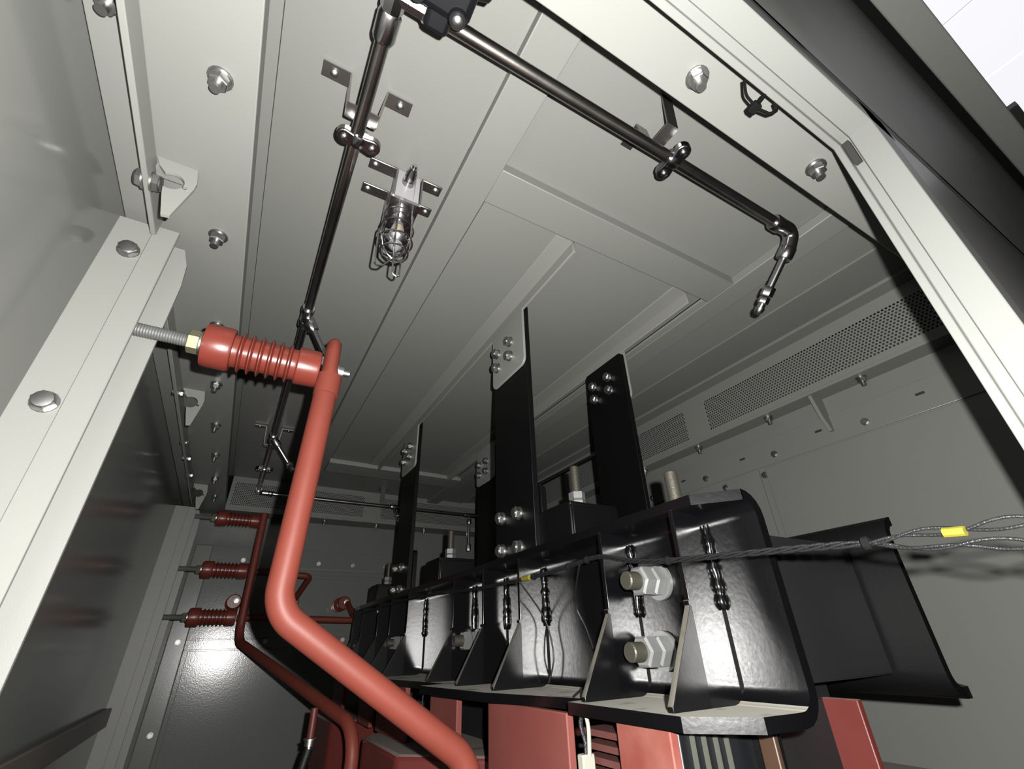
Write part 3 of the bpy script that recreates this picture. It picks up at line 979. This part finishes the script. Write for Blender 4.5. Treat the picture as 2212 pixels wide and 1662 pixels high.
low = [(.40, .04), (.405, .09), (.47, .15), (.695, .15), (.70, .10), (.95, .165), (1.25, .190), (1.255, .12), (1.6, .160), (2.0, .170), (2.005, .11),
       (2.3, .160), (2.5, .150), (2.64, .08), (2.66, .04)]
up = [(.40, .020), (.455, .068), (2.60, .068), (2.66, .020)]
cl = clamp_mesh(XW, -1, low, up).build('clamp', BLACK, tf, angle=40)
cl['label'] = 'near black channel clamp with welded ribs'
clr = clamp_mesh(XW2, 1, [(.40, .04), (.47, .15), (2.5, .15), (2.66, .04)], up).build('clamp', BLACKP, tf, angle=40)  # shade put into the coat: duller black than the near clamp
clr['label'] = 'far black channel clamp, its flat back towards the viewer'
RIBS = [.493, .668, .967, 1.151, 1.345, 1.76, 1.97, 2.15, 2.43, 2.60]
for i, y in enumerate(RIBS):
    MB().box(.571, XW + .002, y, y + .0085, ZL - .002, ZU + .002).build('rib', BLACK, cl, bevel=.001)
    MB().prism([(.573, ZL - .001), (.503, ZL - .001), (.503, ZL + .006), (.571, .046), (.573, .046)], 'XZ', y - .0005, y + .009).build('gusset', BLACKD, cl, bevel=.0008)
    MB().prism([(XW + .001, y + .001), (XW - .0048, y + .001), (XW + .001, y - .0048)], 'XY', ZL + .012, ZU - .02).build('seam', RUBBER, cl)
    MB().lathe((.571, y - .001, .046), (0, 1, 0), [(0, .004), (.0105, .004)], 10).build('weld_dab', BLACK, cl)
    if i < 6:
        pts, rs = [], []
        for k in range(22):
            z = .158 - k * .0058
            pts.append((XW - .0045 + random.uniform(-.0012, .0012), y - .0035 + random.uniform(-.001, .001), z))
            rs.append(.0018 + .0034 * random.random() + (.0016 if k > 8 else 0))
        rs[0] = rs[-1] = .0015
        MB().tube(pts, rs, 8).build('weld_bead', BLACK, cl, angle=70)
# through bolts with double nuts
def stud_nut(x, y, z, d, parent, L=.078, name='through_bolt', sc=1.0, base_part=True):
    d = Vector(d)
    p = Vector((x, y, z))
    o = MB().lathe(p, d, [(0, .0145 * sc), (L, .0145 * sc), (L + .002, .0125 * sc)], 18).build(name, STUDM, parent)
    MB().lathe(p, d, [(0, .029 * sc), (.006, .029 * sc)], 24).build('washer', GALV, o if base_part else parent)
    for a, b in ((.006, .028), (.029, .052)):
        MB().lathe(p + d * a, d, [(0, .0215 * sc), (.003, .0255 * sc), (b - a - .003, .0255 * sc), (b - a, .0215 * sc)], 6).build('nut', GALV, o if base_part else parent)
    return o


for y, z in ((.608, .088), (.622, -.014), (1.315, .016), (1.96, .022), (2.52, .02)):
    d = Vector((-1, 0, 0))
    o = MB().lathe((XW, y, z), d, [(0, .0145), (.076, .0145), (.078, .0125)], 18).build('through_bolt', STUDM, cl)
    mbn = MB().lathe((XW, y, z), d, [(0, .029), (.006, .029)], 24)
    for a, b in ((.006, .027), (.028, .053)):
        mbn.lathe(Vector((XW, y, z)) + d * a, d, [(0, .0205), (.003, .0245), (b - a - .003, .0245), (b - a, .0205)], 6)
    mbn.build('nut', GALV, cl)
for y, z in ((.608, .095), (.606, -.014), (1.315, .016)):
    MB().lathe((XW2 - TH - .0, y, z), (-1, 0, 0), [(0, .026), (.006, .026), (.0065, .024), (.024, .024), (.026, .020)], 6).build('bolt_head', GALV, clr)
# tabs for the straps
for y0 in (.955, 1.94):
    MB().prism(rpoly(y0, y0 + .225, ZU + TH, .365, .02), 'YZ', .638, .654).build('strap_tab', BLACKP, cl, bevel=.001)
    for dy, z in ((.084, .304), (.176, .310), (.177, .223), (.086, .218)):
        fastener(B_HANG, (.654, y0 + dy, z), '+X', cl)
for y0 in (.985, 1.965):
    MB().prism(rpoly(y0, y0 + .225, ZU + TH, .34, .02), 'YZ', 1.030, 1.048).build('strap_tab', BLACKP, clr, bevel=.001)
# press brackets with studs
for y0, y1 in ((.833, .975), (1.639, 1.785), (2.47, 2.61)):
    pb = MB().prism(rpoly(y0, y1, ZU + .012, .288, .018), 'YZ', .634, .642).box(.64, .776, y0, y0 + .009, ZU + .02, .280).box(.636, .776, y0 + .002, y1 - .015, .278, .288).build(
        'press_bracket', BLACKP, tf, bevel=.003)
    stx, sty = .700, y0 + .055
    MB().lathe((stx, sty, .288), (0, 0, 1), [(0, .0118), (.105, .0118), (.107, .010)], 16).build('stud', STUDM, pb)
    mbn = MB()
    for a, b in ((.0, .019), (.020, .040)):
        mbn.lathe((stx, sty, .288 + a), (0, 0, 1), [(0, .018), (.002, .0205), (b - a - .002, .0205), (b - a, .018)], 6)
    mbn.build('nut', GALV, pb)
MB().lathe((.654, .55, ZU + TH), (0, 0, 1), [(0, .0118), (.075, .0118), (.077, .010)], 16).build('stud', STUDM, tf)
MB().lathe((.654, .55, ZU + TH), (0, 0, 1), [(0, .018), (.002, .0205), (.018, .0205), (.020, .018)], 6).build('nut', GALV, tf)
# core yoke
MB().box(.665, 1.005, .47, 2.60, -.06, .15).build('core_yoke', CORE, tf, bevel=.003)
for y in (.70, 1.53, 2.36):
    MB().box(.70, .97, y - .13, y + .13, ZF + .3, -.06).build('core_limb', CORE, tf)
# coils
def octo(cx, cy, r, k=.4142):
    a = r * k
    return [(cx - r, cy - a), (cx - a, cy - r), (cx + a, cy - r), (cx + r, cy - a), (cx + r, cy + a), (cx + a, cy + r), (cx - a, cy + r), (cx - r, cy + a)]


for i, y in enumerate((.72, 1.53, 2.34)):
    MB().prism(octo(.835, y, .395), 'XY', ZF + .35, -.222).build('coil', COIL, tf, bevel=.012)
# support blocks between coils and clamps
for x0, y0, y1, mt in ((.500, .502, .600, PADW), (.500, .716, .985, PAD), (.500, 1.14, 1.305, PAD), (.50, 1.50, 1.78, PAD),
                       (.50, 1.86, 2.02, PAD), (.50, 2.3, 2.5, PAD), (.945, .512, .86, COIL), (.95, 1.2, 1.5, COIL)):  # right-hand plates take the darker coil red to imitate the clamp's shade
    MB().box(x0, x0 + .014, y0, y1, -.60 if y0 < 1 else -.222, ZL - TH - .0005).build('barrier_plate', mt, tf, bevel=.002)
# low-voltage bars and spacers at the near end
FOIL = mat('foil_edge', (.11, .115, .095), .4, .3)
MB().box(.517, .655, .506, .60, -.60, ZL - TH - .002).build('terminal_block', PLASTIC, tf, bevel=.003)
for x in (.536, .556, .577, .597):
    MB().box(x, x + .0022, .4995, .5065, -.60, ZL - TH - .004).build('foil_edge', FOIL, tf)
MB().box(.643, .652, .466, .49, -.40, ZL - TH - .004).build('wood_spacer', WOOD, tf, bevel=.002)
MB().box(.653, .664, .470, .51, -.40, ZL - TH - .004).build('spacer', BLACKP, tf, bevel=.002)
WIND = mat('winding_dark', (.10, .035, .03), .5)
for k in range(7):
    MB().box(.517, .60, .62, .70, -.215 + k * .016, -.207 + k * .016).build('winding_turn', WIND, tf)

# ---------------------------------------------------------------- sensor leads and small fittings
sc_ = thing('sensor_cable', (.55, .7, .12), 'twisted black sensor leads strung along the clamp with yellow sleeves', 'cable')
path = [(.535, .05, .060), (.54, .12, .068), (.545, .222, .078), (.55, .314, .087), (.556, .42, .096), (.56, .529, .106), (.562, .60, .118), (.562, .671, .134), (.562, .77, .130),
        (.56, .897, .127), (.56, 1.15, .131), (.56, 1.581, .150), (.56, 2.0, .155), (.56, 2.4, .15)]


def interp(P, n):
    out = []
    P = [Vector(p) for p in P]
    for i in range(len(P) - 1):
        a, b, c, d = P[max(i - 1, 0)], P[i], P[i + 1], P[min(i + 2, len(P) - 1)]
        for k in range(n):
            t = k / n
            out.append(.5 * ((2 * b) + (c - a) * t + (2 * a - 5 * b + 4 * c - d) * t * t + (3 * b - a - 3 * c + d) * t ** 3))
    out.append(P[-1])
    return out


base = interp(path, 14)
for s in range(4):
    pts = []
    for i, p in enumerate(base):
        spread = .0028
        dz = 0
        if p.y < .26:                       # strands part towards the opening
            f = min(1, (.26 - p.y) / .12)
            dz = f * (.006 if s < 2 else -.010) + f * (.003 if s % 2 else -.003) * math.sin(i * .3 + s)
        a = i * .55 + s * PI / 2
        pts.append(p + Vector((math.cos(a) * spread * .6, 0, math.sin(a) * spread + dz)))
    MB().tube(pts, .0016, 6).build('strand', CABLE, sc_, angle=70)
for y in (.505, .70, .76, .88, .235):
    p = min(base, key=lambda q: abs(q.y - y))
    MB().lathe(p - Vector((0, .004, 0)), (0, 1, 0), [(0, .004), (.002, .0066), (.006, .0066), (.008, .004)], 10).build('tie', RUBBER, sc_)
for y, L, r, dz in ((.155, .017, .0042, .003), (.90, .022, .0050, 0)):
    p = min(base, key=lambda q: abs(q.y - y))
    q = min(base, key=lambda q: abs(q.y - y - L))
    MB().tube([p + Vector((-.004, 0, dz)), q + Vector((-.004, 0, dz))], r, 10).build('sleeve', YELLOW, sc_)
for dx, pts in ((0, [(.553, .715, .126), (.60, .80, .07), (.615, .79, .02), (.60, .755, -.04), (.53, .735, -.076)]),
                (1, [(.555, .935, .12), (.62, .945, .05), (.628, .93, -.02), (.625, .95, -.07)])):
    MB().tube(interp(pts, 8), .0018, 6).build('loose_wire', CABLE, sc_)
wc = thing('wire_connector', (.50, .675, -.20), 'cream plug on hanging wires below the clamp flange', 'connector')
MB().box(.490, .512, .668, .682, -.19, -.138).build('plug', CREAM, wc, bevel=.002)
MB().tube(interp([(.505, .682, ZL - TH), (.500, .680, -.105), (.503, .676, -.125), (.501, .674, -.14)], 6), .0035, 8).build('wire', CABLE, wc)
MB().tube(interp([(.505, .672, ZL - TH), (.506, .670, -.11), (.502, .668, -.14)], 6), .003, 8).build('wire', CREAM, wc)
tg = thing('ceramic_tag', (.49, 1.335, -.18), 'small cream tag hanging between red blocks', 'tag')
MB().box(.488, .492, 1.322, 1.347, -.178, -.140).build('tag', CREAM, tg, bevel=.0015)
MB().tube([(.490, 1.335, -.142), (.492, 1.335, ZL - TH)], .0015, 6).build('string', CABLE, tg)
